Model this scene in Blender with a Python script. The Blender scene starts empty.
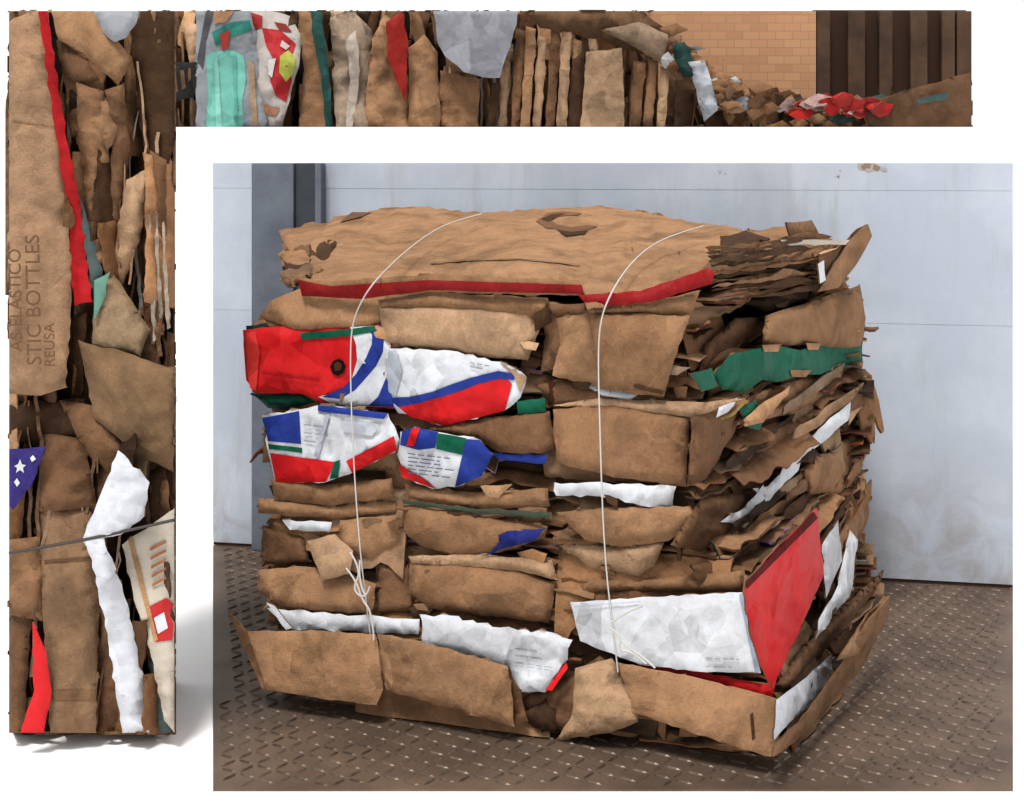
import bpy, bmesh, math, random
from mathutils import Vector, noise

# ---------------------------------------------------------------- survey
F=1500.0; CX=512.0; HY=163.0; H=1.5           # calibrated focal length / horizon / eye height
CAM=Vector((0,0,H))
def ray(x,y): return Vector(((x-CX)/F,1.0,-(y-HY)/F))
class Plane:
    def __init__(s,p,n,clamp=None):
        s.p=Vector(p); s.n=Vector(n).normalized(); s.c=clamp
    def __call__(s,x,y,off):
        if s.c:
            x=min(max(x,s.c[0]),s.c[1]); y=min(max(y,s.c[2]),s.c[3])
        d=ray(x,y); t=((s.p+s.n*off)-CAM).dot(s.n)/d.dot(s.n)
        return CAM+d*t
def lin(c,k=1.0):
    o=[]
    for v in c[:3]:
        v=v/255.0
        v=v/12.92 if v<=0.04045 else ((v+0.055)/1.055)**2.4
        o.append(min(v*k,0.95))
    return (o[0],o[1],o[2],1.0)

TAN=(185,147,113); TAN2=(170,133,101); BRN=(144,110,83); DBR=(96,72,54); LT=(202,169,137)
WHT=(226,228,233); RED=(218,42,46); BLU=(50,72,156); GRN=(24,104,80); CRM=(210,200,186); INK=(120,124,136)
GAIN=0.66; PK=0.72

# ---------------------------------------------------------------- materials
def paper_mat(name,rough,var,bump,flute,stain,facet):
    m=bpy.data.materials.new(name); m.use_nodes=True
    nt=m.node_tree; N=nt.nodes; L=nt.links
    b=N['Principled BSDF']; b.inputs['Roughness'].default_value=rough
    b.inputs['Specular IOR Level'].default_value=0.16
    a=N.new('ShaderNodeAttribute'); a.attribute_name='Col'
    tc=N.new('ShaderNodeTexCoord')
    def nz(scale,det,ro,dist=0):
        n=N.new('ShaderNodeTexNoise'); n.inputs['Scale'].default_value=scale; n.inputs['Detail'].default_value=det; n.inputs['Roughness'].default_value=ro; n.inputs['Distortion'].default_value=dist
        L.new(tc.outputs['Object'],n.inputs['Vector']); return n
    def rng(src,a0,a1,b0,b1):
        mr=N.new('ShaderNodeMapRange'); mr.inputs['From Min'].default_value=a0; mr.inputs['From Max'].default_value=a1
        mr.inputs['To Min'].default_value=b0; mr.inputs['To Max'].default_value=b1; L.new(src,mr.inputs['Value']); return mr.outputs['Result']
    n1=nz(11,9,.74); n4=nz(3.2,6,.6,1.5); n5=nz(150,3,.7)
    v1=rng(n1.outputs['Fac'],.3,.7,1-var,1+var*.6); v2=rng(n4.outputs['Fac'],.48,.66,1.0,1-stain); v3=rng(n5.outputs['Fac'],.3,.7,1-var*.5,1+var*.5)
    m1=N.new('ShaderNodeMath'); m1.operation='MULTIPLY'; L.new(v1,m1.inputs[0]); L.new(v2,m1.inputs[1])
    m2=N.new('ShaderNodeMath'); m2.operation='MULTIPLY'; L.new(m1.outputs[0],m2.inputs[0]); L.new(v3,m2.inputs[1])
    mx=N.new('ShaderNodeVectorMath'); mx.operation='SCALE'
    L.new(a.outputs['Color'],mx.inputs[0]); L.new(m2.outputs[0],mx.inputs['Scale'])
    L.new(mx.outputs['Vector'],b.inputs['Base Color'])
    # crisp crease facets: every voronoi cell leans its own way
    nd=nz(5,2,.5); va=N.new('ShaderNodeVectorMath'); va.operation='MULTIPLY_ADD'
    va.inputs[1].default_value=(.10,.10,.10); L.new(nd.outputs['Color'],va.inputs[0]); L.new(tc.outputs['Object'],va.inputs[2])
    geo=N.new('ShaderNodeNewGeometry'); cur=geo.outputs['Normal']
    for sc,k in ((8.0,facet),(21.0,facet*.7),(50.0,facet*.35)):
        vo=N.new('ShaderNodeTexVoronoi'); vo.inputs['Scale'].default_value=sc; L.new(va.outputs['Vector'],vo.inputs['Vector'])
        s1=N.new('ShaderNodeVectorMath'); s1.operation='SUBTRACT'; s1.inputs[1].default_value=(.5,.5,.5); L.new(vo.outputs['Color'],s1.inputs[0])
        s2=N.new('ShaderNodeVectorMath'); s2.operation='MULTIPLY_ADD'; s2.inputs[1].default_value=(k,k,k); L.new(s1.outputs['Vector'],s2.inputs[0]); L.new(cur,s2.inputs[2]); cur=s2.outputs['Vector']
    no=N.new('ShaderNodeVectorMath'); no.operation='NORMALIZE'; L.new(cur,no.inputs[0]); cur=no.outputs['Vector']
    w=N.new('ShaderNodeTexWave'); w.inputs['Scale'].default_value=60; w.inputs['Distortion'].default_value=0.2
    L.new(tc.outputs['UV'],w.inputs['Vector'])
    for src,st,di in ((n1.outputs['Fac'],bump,.012),(n5.outputs['Fac'],bump*.6,.002),(w.outputs['Fac'],flute,.0015)):
        bp=N.new('ShaderNodeBump'); bp.inputs['Strength'].default_value=st; bp.inputs['Distance'].default_value=di
        L.new(src,bp.inputs['Height']); L.new(cur,bp.inputs['Normal']); cur=bp.outputs['Normal']
    L.new(cur,b.inputs['Normal'])
    return m
M_CARD=paper_mat('cardboard',0.85,0.22,0.75,0.18,0.34,0.46)
M_PRINT=paper_mat('printed_paper',0.55,0.07,0.30,0.03,0.12,0.44)
def plain(name,col,rough=0.6,metal=0.0,nscale=None,col2=None,bump=0.0,thr=(0.4,0.65),k=None):
    k=PK if k is None else k
    m=bpy.data.materials.new(name); m.use_nodes=True
    nt=m.node_tree; N=nt.nodes; L=nt.links; b=N['Principled BSDF']
    b.inputs['Base Color'].default_value=lin(col,k); b.inputs['Roughness'].default_value=rough; b.inputs['Metallic'].default_value=metal
    b.inputs['Specular IOR Level'].default_value=0.3
    if nscale:
        tc=N.new('ShaderNodeTexCoord'); n=N.new('ShaderNodeTexNoise'); n.inputs['Scale'].default_value=nscale; n.inputs['Detail'].default_value=8; n.inputs['Roughness'].default_value=0.65
        L.new(tc.outputs['Object'],n.inputs['Vector'])
        r=N.new('ShaderNodeValToRGB'); r.color_ramp.elements[0].position=thr[0]; r.color_ramp.elements[1].position=thr[1]
        r.color_ramp.elements[0].color=lin(col,k); r.color_ramp.elements[1].color=lin(col2 or col,k)
        L.new(n.outputs['Fac'],r.inputs['Fac']); L.new(r.outputs['Color'],b.inputs['Base Color'])
        if bump:
            bp=N.new('ShaderNodeBump'); bp.inputs['Strength'].default_value=bump; bp.inputs['Distance'].default_value=0.01
            L.new(n.outputs['Fac'],bp.inputs['Height']); L.new(bp.outputs['Normal'],b.inputs['Normal'])
    return m

def link(o,parent=None):
    bpy.context.scene.collection.objects.link(o)
    if parent: o.parent=parent
    return o
def empty(name,loc=(0,0,0)):
    e=bpy.data.objects.new(name,None); e.empty_display_size=0.1
    return link(e)

# ---------------------------------------------------------------- sheet builder
class Builder:
    def __init__(s): s.v=[];s.f=[];s.c=[];s.m=[];s.uv=[]
    def add(s,verts,faces,uvs,col,mat=0,thick=0.004,edge=None):
        n=len(verts); nor=[Vector((0,0,0)) for _ in range(n)]
        for f in faces:
            a,b,c=verts[f[0]],verts[f[1]],verts[f[2]]
            k=(b-a).cross(c-a)
            for i in f: nor[i]+=k
        for i in range(n):
            if nor[i].length>1e-12: nor[i].normalize()
        s0=len(s.v)
        s.v+=verts
        for f in faces:
            s.f.append([i+s0 for i in f]); s.c.append(col); s.m.append(mat); s.uv+= [uvs[i] for i in f]
        if thick<=0: return
        s1=len(s.v); back=[verts[i]-nor[i]*thick for i in range(n)]; s.v+=back
        bc=lin(TAN2,GAIN) if mat==1 else col
        for f in faces:
            g=f[::-1]; s.f.append([i+s1 for i in g]); s.c.append(bc); s.m.append(0); s.uv+=[uvs[i] for i in g]
        cnt={}
        for f in faces:
            for i in range(len(f)):
                a,b=f[i],f[(i+1)%len(f)]; k=(min(a,b),max(a,b))
                cnt[k]=None if k in cnt else (a,b)
        ec=edge or tuple(x*0.72 for x in bc[:3])+(1,)
        for k,e in cnt.items():
            if e is None: continue
            a,b=e; q=len(s.v)
            s.v+=[verts[b],verts[a],back[a],back[b]]
            s.f.append([q,q+1,q+2,q+3]); s.c.append(ec); s.m.append(0); s.uv+=[uvs[b],uvs[a],uvs[a],uvs[b]]
    def build(s,name,parent,smooth=True):
        me=bpy.data.meshes.new(name); me.from_pydata([tuple(v) for v in s.v],[],s.f); 
        me.materials.append(M_CARD); me.materials.append(M_PRINT)
        me.polygons.foreach_set('material_index',s.m)
        me.polygons.foreach_set('use_smooth',[smooth]*len(s.f))
        ca=me.color_attributes.new('Col','FLOAT_COLOR','CORNER')
        flat=[]
        for f,c in zip(s.f,s.c):
            flat+=list(c)*len(f)
        ca.data.foreach_set('color',flat)
        ul=me.uv_layers.new(name='UVMap'); uf=[]
        for u in s.uv: uf+=[u[0],u[1]]
        ul.data.foreach_set('uv',uf)
        me.update()
        return link(bpy.data.objects.new(name,me),parent)

def fold_fn(seed,bbox,scale=1.0,nf=3):
    r=random.Random(seed); x0,x1,y0,y1=bbox; fs=[]
    for i in range(nf+3):
        a=r.uniform(0,math.pi); px=r.uniform(x0,x1); py=r.uniform(y0,y1)
        fs.append((math.cos(a),math.sin(a),px,py,r.uniform(-1,1)))
    cx,cy=(x0+x1)/2,(y0+y1)/2
    def raw(x,y):
        h=0
        for c,s_,px,py,k in fs: h+=k*abs((x-px)*c+(y-py)*s_)/60.0
        return h
    h0=raw(cx,cy)
    def fn(x,y):
        h=raw(x,y)-h0
        h=max(-1.7,min(1.7,h))
        p=Vector((x/45.0/scale,y/45.0/scale,seed*1.37))
        n=noise.noise(p)*0.30
        q=noise.noise(p*1.7); n+=(0.4-abs(q)*2)*0.5
        q=noise.noise(p*4.5); n+=(0.3-abs(q)*2)*0.16
        return h*1.1+n
    return fn
def dist_poly(x,y,poly):
    best=1e9
    for i in range(len(poly)):
        ax,ay=poly[i]; bx,by=poly[(i+1)%len(poly)]
        dx,dy=bx-ax,by-ay; l=dx*dx+dy*dy
        t=0 if l==0 else max(0,min(1,((x-ax)*dx+(y-ay)*dy)/l))
        d=math.hypot(ax+dx*t-x,ay+dy*t-y)
        if d<best: best=d
    return best
def jag(poly,step,j,r):
    out=[]
    for i in range(len(poly)):
        ax,ay=poly[i]; bx,by=poly[(i+1)%len(poly)]
        L=math.hypot(bx-ax,by-ay); n=max(1,int(L/step))
        for k in range(n):
            t=k/n; jj=j if k else j*0.3
            out.append((ax+(bx-ax)*t+r.uniform(-jj,jj),ay+(by-ay)*t+r.uniform(-jj,jj)))
    return out
def tess(poly,g):
    bm=bmesh.new()
    vs=[bm.verts.new((x,-y,0)) for x,y in poly]
    f=bm.faces.new(vs); bmesh.ops.triangulate(bm,faces=[f])
    xs=[p[0] for p in poly]; ys=[p[1] for p in poly]
    def cut(co,no):
        bmesh.ops.bisect_plane(bm,geom=bm.verts[:]+bm.edges[:]+bm.faces[:],dist=1e-4,plane_co=co,plane_no=no)
    k=math.ceil(min(xs)/g)
    while k*g<max(xs): cut((k*g,0,0),(1,0,0)); k+=1
    k=math.ceil(min(ys)/g)
    while k*g<max(ys): cut((0,-k*g,0),(0,1,0)); k+=1
    bmesh.ops.recalc_face_normals(bm,faces=bm.faces)
    bm.verts.index_update()
    pts=[(v.co.x,-v.co.y) for v in bm.verts]
    faces=[]
    for f in bm.faces:
        if f.calc_area()<1e-4: continue
        ids=[v.index for v in f.verts]
        if f.normal.z<0: ids=ids[::-1]
        faces.append(ids)
    bm.free()
    return pts,faces
def ismat(c): return 1 if (max(c)-min(c)<30 or max(c)-min(c)>110 or (c[1]>c[0])) else 0
SEED=[1]
def panel(B,plane,poly,col,off=0.045,amp=0.008,roll=0.025,rw=3.2,g=5,thick=0.005,mat=None,patches=(),jit=0.8,seed=None,nf=3,tilt=(0,0),m=GAIN,edge=None):
    SEED[0]+=1; seed=seed or SEED[0]; r=random.Random(seed)
    xs=[p[0] for p in poly]; ys=[p[1] for p in poly]
    bb=(min(xs),max(xs),min(ys),max(ys)); fn=fold_fn(seed,bb,nf=nf)
    cx,cy=(bb[0]+bb[1])/2,(bb[2]+bb[3])/2
    if mat is None: mat=ismat(col)
    base=poly
    ang=(seed%2)*math.pi/2+r.uniform(-.08,.08)
    def mk(pl,c,m_,extra,th):
        pts,faces=tess(pl,g)
        if not faces: return
        vs=[];uv=[]
        ca,sa=math.cos(ang),math.sin(ang)
        for x,y in pts:
            d=dist_poly(x,y,base)
            o=off+extra+amp*fn(x,y)-roll*math.exp(-d/rw)+tilt[0]*(x-cx)/100+tilt[1]*(y-cy)/100
            vs.append(plane(x,y,o)); uv.append(((x*ca+y*sa)/380,(y*ca-x*sa)/380))
        B.add(vs,faces,uv,lin(c,m),m_,th,edge)
    mk(jag(poly,7,jit,r),col,mat,0,thick)
    for i,(pp,pc) in enumerate(patches):
        mk(jag(pp,12,0.2,r),pc,ismat(pc),0.0025+0.0008*min(i,6),0)
def vary(c,r,k=0.12):
    f=1+r.uniform(-k,k); t=r.uniform(-5,5)
    return (max(0,min(255,c[0]*f+t)),max(0,min(255,c[1]*f)),max(0,min(255,c[2]*f-t)))
def rows(x0,y0,x1,y1,n,c=INK,sk=0.0,h=1.2,seed=3,wmin=4,wmax=14):
    rr=random.Random(seed+int(x0)); out=[]
    for i in range(n):
        y=y0+(y1-y0)*i/max(1,n-1); x=x0
        xe=x1-rr.uniform(0,(x1-x0)*.4)
        while x<xe-3:
            w=min(rr.uniform(wmin,wmax),xe-x)
            a=y+(x-x0)*sk; b=y+(x+w-x0)*sk
            out.append(([(x,a),(x+w,b),(x+w,b+h),(x,a+h)],c)); x+=w+rr.uniform(1.5,3)
    return out

# ---------------------------------------------------------------- main bale frame
def floorpt(x,y):
    Y=F*H/(y-HY); return Vector(((x-CX)*Y/F,Y,0))
C=floorpt(768,752); Lc=floorpt(262,690); R=floorpt(866,612)
ud=(C-Lc).normalized(); n_f=Vector((ud.y,-ud.x,0))
if n_f.y>0: n_f=-n_f
FP=Plane(Lc,n_f)
K_up=Lc+(C-Lc)*0.875
def sideplane(a,b):
    d=(b-a).normalized(); n=Vector((d.y,-d.x,0))
    if n.x<0: n=-n
    return Plane(a,n)
SU=sideplane(K_up,R); SL=sideplane(C,R)
BLc=Lc-n_f*1.2
RISE=0.17
tn=(ud.cross((-n_f)+Vector((0,0,RISE)))).normalized()
if tn.z<0: tn=-tn
TP=Plane(Lc+Vector((0,0,1.15)),tn)
bale=empty('cardboard_bale')

def smoothstep(a,b,x):
    t=max(0,min(1,(x-a)/(b-a))); return t*t*(3-2*t)
def prof(tab,s):
    for i in range(len(tab)-1):
        if tab[i][0]<=s<=tab[i+1][0]:
            t=(s-tab[i][0])/(tab[i+1][0]-tab[i][0]); return tab[i][1]*(1-t)+tab[i+1][1]*t
    return tab[-1][1] if s>tab[-1][0] else tab[0][1]
PL_=[(0,.05),(.12,.05),(.22,.03),(.32,.045),(.42,.03),(.5,.075),(.56,.045),(.62,.005),(.7,.03),(.8,.0),(.88,-.005),(.93,.04),(1,.10)]
PR_=[(0,.07),(.08,.05),(.2,.0),(.32,-.03),(.45,.02),(.58,.035),(.68,.0),(.78,-.03),(.87,-.02),(.92,-.09),(1,-.05)]
def loop(s):
    k=1.0-0.125*smoothstep(0.38,0.56,s)
    side=(R-C).normalized()
    return [Lc+ud*prof(PL_,s),Lc+(C-Lc)*k,R+ud*prof(PR_,s)*.8+side*prof(PR_,s)*.3,BLc+ud*prof(PL_,s)]
def ztop(p): 
    v=(p-Lc).dot(-n_f); u=(p-Lc).dot(ud)
    return 1.105+0.15*max(0,min(1.2,v))-0.05*smoothstep(1.0,1.5,u)
B=Builder()
cen=(Lc+C+R+BLc)/4
vs=[]
for s in (0.0,0.5,0.955):
    for p in loop(s):
        q=cen+(p-cen)*0.82; vs.append(Vector((q.x,q.y,s*ztop(p))))
fc=[]
for k in range(2):
    for i in range(4):
        a=k*4+i;b=k*4+(i+1)%4; fc.append([a,b,b+4,a+4])
fc.append([8,9,10,11]); fc.append([3,2,1,0])
B.add(vs,fc,[(0,0)]*12,lin((36,25,18),GAIN),0,0)  # near-black block inside stops light; its colour paints shade into the gaps
B.build('shade_core',bale,False)

# horizontally pressed layers around the whole perimeter
B=Builder(); r=random.Random(5)
pal=[TAN,TAN2,BRN,TAN2,BRN,LT,TAN,DBR,BRN]
NL=70
for li in range(NL):
    s=(li+0.6)/NL
    lp=loop(s)
    for ei in range(4):
        a,b=lp[ei],lp[(ei+1)%4]; d=(b-a); Ln=d.length; d=d/Ln; n=Vector((d.y,-d.x,0))
        if n.dot(a-cen)<0: n=-n
        pos=-r.uniform(0,0.25)
        while pos<Ln:
            l=r.uniform(0.12,0.6); p0=max(pos,r.uniform(-.02,.05)); p1=min(pos+l,Ln+r.uniform(-.07,.03)); pos+=l*r.uniform(0.8,1.0)
            if p1-p0<0.05 or r.random()<.17: continue
            out=r.choice([-.07,-.05,-.02,0.0,0.012,0.02,0.03,0.045,0.06])+r.uniform(-.008,.008)
            pm=(p0+p1)/2
            bul=0.05*noise.noise(Vector((p0*1.6+ei*5,s*5,4.4)))-.018
            if noise.noise(Vector((pm*3.3+ei*9,s*11,7.7)))>.20: bul-=.10          # hollows
            if ei==1 and pm<.50 and .80<s<.93: bul-=.13
            if ei==0 and pm>1.15 and .84<s<.93: bul-=.08
            if ei==2 or ei==3: out*=0.8
            rr=r.random(); col=r.choice(pal)
            mt=0
            if rr<0.05: col=WHT; mt=1
            elif rr<0.060 and ei<2: col=GRN; mt=1
            elif rr<0.066 and ei<2: col=BLU; mt=1
            curl=r.choice([0,0,0.3,0.8,1.6,2.4,-0.6]); sd=r.uniform(0,99)
            nu=max(3,int((p1-p0)/0.022)); wv=[-0.13,-0.05,0.0,0.35,0.7,1.0]
            verts=[];uv=[]
            o0=r.uniform(0.5,1.4);o1=r.uniform(0.5,1.4)
            ed=r.uniform(.006,.020)
            for iu in range(nu+1):
                t=iu/nu; u=p0+(p1-p0)*t
                oo=abs(out)*(o0+(o1-o0)*t)+ed*noise.noise(Vector((u*16,sd,0)))+ed*.4*noise.noise(Vector((u*60,sd,5)))
                base_=bul if out>=0 else bul+out
                for w in wv:
                    ww=w if w<=0 else w*max(.004,oo)
                    P=a+d*u+n*(ww+base_)
                    z=s*ztop(a+d*u)+0.036*noise.noise(Vector((u*2.2+ei*7,s*5,1.3)))+0.016*noise.noise(Vector((u*8,s*30,ei)))
                    z+=0.008*noise.noise(Vector((u*22,ww*30,sd)))
                    if ww>0: z-=curl*ww*ww/0.05*1.1
                    verts.append(Vector((P.x,P.y,max(z,0.004)))); uv.append((u,ww))
            k=len(wv); faces=[]
            for iu in range(nu):
                for j in range(k-1):
                    q=iu*k+j; faces.append([q,q+k,q+k+1,q+1])
            cc=lin(vary(col,r,.16),GAIN)
            B.add(verts,faces,uv,cc,mt,r.choice([0.003,0.005,0.008]),tuple(x*r.uniform(0.5,1.25) for x in cc[:3])+(1,))
B.build('pressed_layers',bale)

# compressed box faces, front and side fillers
B=Builder(); r=random.Random(11)
yrow=318
while yrow<700:
    hh=r.uniform(14,32); x=262+r.uniform(-8,10)
    xr=690 if yrow<520 else 762
    while x<xr-20:
        w=r.uniform(40,140); x1=min(x+w,xr)
        def sl(xx,yy): return yy+(yy-163)/557*0.13*(xx-262)-(2 if yy<400 else 0)
        y0=yrow+r.uniform(-6,6); y1=y0+hh*r.uniform(.8,1.3)
        y0-=20*(yrow-300)/400.; y1-=20*(yrow-300)/400.
        poly=[(x,sl(x,y0)),((x+x1)/2,sl((x+x1)/2,y0)+r.uniform(-5,5)),(x1,sl(x1,y0)),(x1+r.uniform(-8,4),sl(x1,y1)),((x+x1)/2,sl((x+x1)/2,y1)+r.uniform(-6,6)),(x+r.uniform(-4,8),sl(x,y1))]
        if r.random()<0.46:
            panel(B,FP,poly,vary(r.choice([TAN,TAN2,BRN,TAN,LT]),r),off=r.uniform(-0.02,0.035),amp=0.014,roll=0.03,rw=3,thick=0.004,jit=1.1,tilt=(r.uniform(-.03,.03),r.uniform(-.15,.15)))
        x=x1+r.uniform(1,10)
    yrow+=hh*0.95
for PLN,xa,xb,ya,yb in ((SU,702,864,350,590),(SL,772,864,560,745)):
    yy=ya
    while yy<yb:
        hh=r.uniform(12,28); x=xa
        while x<xb-12:
            x1=min(x+r.uniform(25,85),xb)
            sc=lambda xx:(1-(xx-xa)/(xb-xa)*(0.235))
            def q(xx,v): return (xx,163+(v-163)*sc(xx))
            y0=yy+r.uniform(-6,6); y1=y0+hh*r.uniform(.6,1.2)
            poly=[q(x,y0),q((x+x1)/2,y0+r.uniform(-5,5)),q(x1,y0+r.uniform(-5,5)),q(x1+r.uniform(-8,3),y1),q(x+r.uniform(-3,8),y1)]
            if r.random()<0.40:
                panel(B,PLN,poly,vary(r.choice([TAN,TAN2,BRN,BRN,LT]),r,.16),off=r.uniform(-.03,0.03),amp=0.014,roll=0.02,rw=3,thick=0.004,jit=1.3,tilt=(r.uniform(-.05,.05),r.uniform(-.1,.1)))
            x=x1+r.uniform(1,7)
        yy+=hh
B.build('crushed_box_faces',bale)

# ---- surveyed front panels
B=Builder(); P=lambda *a,**k: panel(B,FP,*a,**k)
P([(270,301),(300,288),(438,286),(425,302),(372,327),(300,331),(258,318)],TAN,off=.06,tilt=(0,.05),amp=.016)
P([(262,317),(375,322),(370,333),(300,336),(246,330)],TAN2,off=.05)
P([(243,330),(262,327),(380,324),(392,345),(392,388),(398,408),(340,408),(300,394),(256,393),(246,380)],RED,off=.065,amp=.009,roll=.014,rw=2.5,nf=5,
  patches=[([(350,327),(381,325),(391,345),(391,388),(396,407),(338,406),(318,397),(344,390),(352,378),(357,360),(356,345)],WHT),
           ([(362,327),(381,325),(384,338),(383,352),(376,366),(366,378),(355,390),(340,399),(322,397),(343,388),(356,374),(366,358),(372,344),(372,334)],BLU),
           ([(386,378),(391,388),(394,407),(368,406),(378,397)],BLU),
           ([(300,333),(350,329),(378,325),(378,331),(350,336),(302,340)],GRN),
           ([(330,367),(333,361),(338,359),(343,361),(346,367),(343,373),(338,376),(333,374)],(35,12,14)),
           ([(334,364),(338,361),(342,364),(341,370),(335,371)],(110,66,48)),
           ([(246,333),(255,331),(260,352),(256,392),(250,388),(247,370)],(228,74,68)),
           ([(262,372),(320,380),(320,382),(262,374)],(180,28,32))])
P([(246,326),(268,323),(262,336),(247,350)],(20,60,60),off=.07,roll=.01)
P([(250,393),(300,394),(315,402),(290,410),(268,408)],(20,88,70),off=.045)
P([(386,348),(450,350),(500,362),(527,377),(520,398),(505,411),(445,426),(398,413),(385,388)],WHT,off=.085,amp=.012,roll=.014,rw=2.5,nf=6,jit=1.6,
  patches=[([(396,405),(420,402),(440,396),(475,383),(505,377),(512,384),(505,411),(445,426),(410,417)],RED),
           ([(388,398),(410,397),(432,392),(450,385),(470,378),(498,371),(515,374),(514,380),(498,379),(478,384),(460,391),(444,396),(420,403),(398,407)],BLU),
           ([(388,352),(396,350),(402,372),(396,396),(388,392)],(196,202,212)),([(500,362),(527,377),(520,392),(514,376)],(196,164,134))]+rows(470,362,492,366,2,(170,174,184),sk=.18))
P([(378,304),(440,304),(530,308),(540,330),(528,360),(470,356),(383,342)],LT,off=.075,roll=.03,rw=3.5,amp=.010)
P([(378,300),(430,292),(548,298),(551,312),(530,318),(440,308),(380,309)],TAN2,off=.08,roll=.03)
P([(537,305),(585,303),(583,335),(560,368),(540,372),(545,335)],BRN,off=.05,amp=.02)
P([(548,303),(552,322),(535,332),(533,316)],DBR,off=.09)
P([(556,318),(600,312),(690,316),(676,352),(664,398),(610,390),(552,376),(560,345)],TAN,off=.085,roll=.02,amp=.010,nf=5)
P([(590,314),(690,318),(674,360),(664,396),(640,391),(600,388)],TAN2,off=.10,roll=.01,amp=.008,nf=5,patches=[([(634,384),(664,391),(663,395),(634,388)],(120,88,62))])
P([(583,383),(640,392),(634,405),(600,400)],WHT,off=.06)
P([(516,401),(545,398),(546,412),(518,414)],GRN,off=.06,roll=.01)
P([(535,385),(560,378),(660,398),(690,402),(640,412),(555,408)],BRN,off=.05,amp=.012)
P([(262,416),(300,409),(322,405),(388,413),(400,440),(395,452),(350,474),(325,483),(275,483),(268,450)],WHT,off=.08,amp=.012,roll=.014,rw=2.5,nf=6,jit=1.5,
  patches=[([(262,418),(299,411),(301,444),(268,441)],BLU),([(268,444),(302,448),(302,453),(269,449)],GRN),
           ([(270,453),(335,462),(326,482),(276,483)],RED),([(346,461),(394,436),(397,450),(352,473)],RED),([(334,462),(340,460),(338,478),(330,479)],GRN),
           ([(318,405),(388,413),(384,419),(318,411)],BLU),([(340,420),(382,424),(372,436),(344,432)],(204,208,216)),([(326,414),(330,414),(318,458),(314,456)],(196,200,212))]+rows(304,424,330,440,3,(166,170,184),sk=.12))
P([(400,432),(415,427),(440,432),(480,440),(493,455),(484,474),(455,487),(432,489),(402,475),(397,455)],WHT,off=.095,amp=.014,roll=.014,rw=2.5,nf=6,jit=1.5,
  patches=[([(402,431),(415,427),(438,432),(435,448),(418,450),(400,445)],BLU),([(437,433),(466,438),(462,455),(436,449)],GRN),
           ([(466,439),(480,440),(493,455),(482,476),(455,487),(460,465)],BLU),([(399,464),(425,480),(436,489),(402,477)],RED),([(412,428),(420,428),(414,446),(406,446)],RED)]+rows(408,453,454,472,6,(120,124,146),sk=.12,h=1.1))
P([(490,453),(548,455),(545,464),(500,460)],BLU,off=.05,roll=.01)
P([(425,430),(470,420),(550,411),(554,448),(540,454),(500,452),(478,440)],BRN,off=.07,amp=.015)
P([(545,380),(560,380),(558,405),(548,404)],(90,55,35),off=.05)
P([(553,409),(610,405),(691,416),(688,450),(686,487),(620,478),(556,463)],TAN2,off=.085,roll=.022,rw=3.5,amp=.010,nf=5)
P([(553,405),(600,398),(700,402),(745,398),(692,418),(610,409)],LT,off=.08,roll=.02)
panel(B,SU,[(692,417),(745,400),(735,432),(705,480),(687,487)],BRN,off=.05)
P([(555,482),(600,482),(676,486),(674,508),(640,505),(610,497),(556,496)],WHT,off=.075,roll=.012,amp=.014,jit=2.0)
P([(270,478),(330,484),(392,478),(395,497),(330,506),(275,500)],TAN2,off=.07,amp=.016)
P([(258,498),(330,505),(400,500),(398,516),(330,520),(258,513)],TAN,off=.06,amp=.014)
P([(282,520),(332,522),(330,532),(290,530)],WHT,off=.075,roll=.01)
P([(340,520),(398,515),(402,545),(370,560),(338,550)],TAN,off=.065,amp=.016)
P([(405,484),(470,492),(548,488),(550,506),(470,510),(406,500)],TAN,off=.06,amp=.012)
P([(403,506),(470,514),(548,526),(545,537),(500,553),(460,558),(420,546),(404,532)],TAN2,off=.08,amp=.010,roll=.025,rw=3.5)
P([(492,532),(545,528),(536,540),(505,548),(485,556),(500,542)],(48,56,130),off=.085,roll=.01)
P([(402,499),(470,508),(550,512),(550,519),(470,513),(403,504)],(80,90,74),off=.075,roll=.01)
P([(556,512),(600,508),(690,506),(700,520),(668,541),(620,547),(585,540)],TAN,off=.08,amp=.016,roll=.025)
P([(560,545),(620,547),(665,541),(655,565),(640,577),(590,568)],LT,off=.06,amp=.016)
P([(307,541),(335,534),(353,551),(350,574),(322,581)],LT,off=.10,roll=.01,tilt=(0,.05))
P([(257,570),(300,566),(345,572),(376,584),(372,614),(330,612),(282,607),(258,592)],TAN,off=.085,roll=.025,rw=3.5,amp=.011)
P([(262,525),(305,536),(310,562),(262,565)],BRN,off=.06,amp=.014)
P([(375,560),(408,565),(415,612),(378,615)],BRN,off=.05,amp=.018)
P([(410,562),(470,564),(520,570),(556,583),(549,623),(490,616),(430,608),(409,592)],TAN2,off=.09,roll=.025,rw=3.5,amp=.011)
P([(408,556),(470,554),(552,560),(557,580),(520,571),(412,563)],LT,off=.085,roll=.02)
P([(560,575),(640,580),(745,570),(742,592),(650,592),(568,600)],TAN2,off=.07,amp=.016)
P([(267,608),(340,614),(420,619),(418,634),(340,631),(285,628)],WHT,off=.085,roll=.012,amp=.010,jit=1.5)
P([(266,602),(275,606),(292,628),(286,630)],WHT,off=.12,roll=.0)
P([(228,611),(247,631),(310,630),(376,634),(383,690),(376,705),(330,700),(266,690)],TAN,off=.15,roll=.006,amp=.010,nf=5,tilt=(0,.03),patches=[([(228,612),(247,631),(267,690),(262,688)],BRN)])
P([(377,633),(420,641),(508,666),(513,700),(514,727),(440,706),(386,690)],TAN,off=.15,roll=.010,amp=.010,nf=5,tilt=(0,.03))
P([(508,666),(520,690),(528,722),(514,727),(512,700)],BRN,off=.13,roll=.01)
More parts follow.
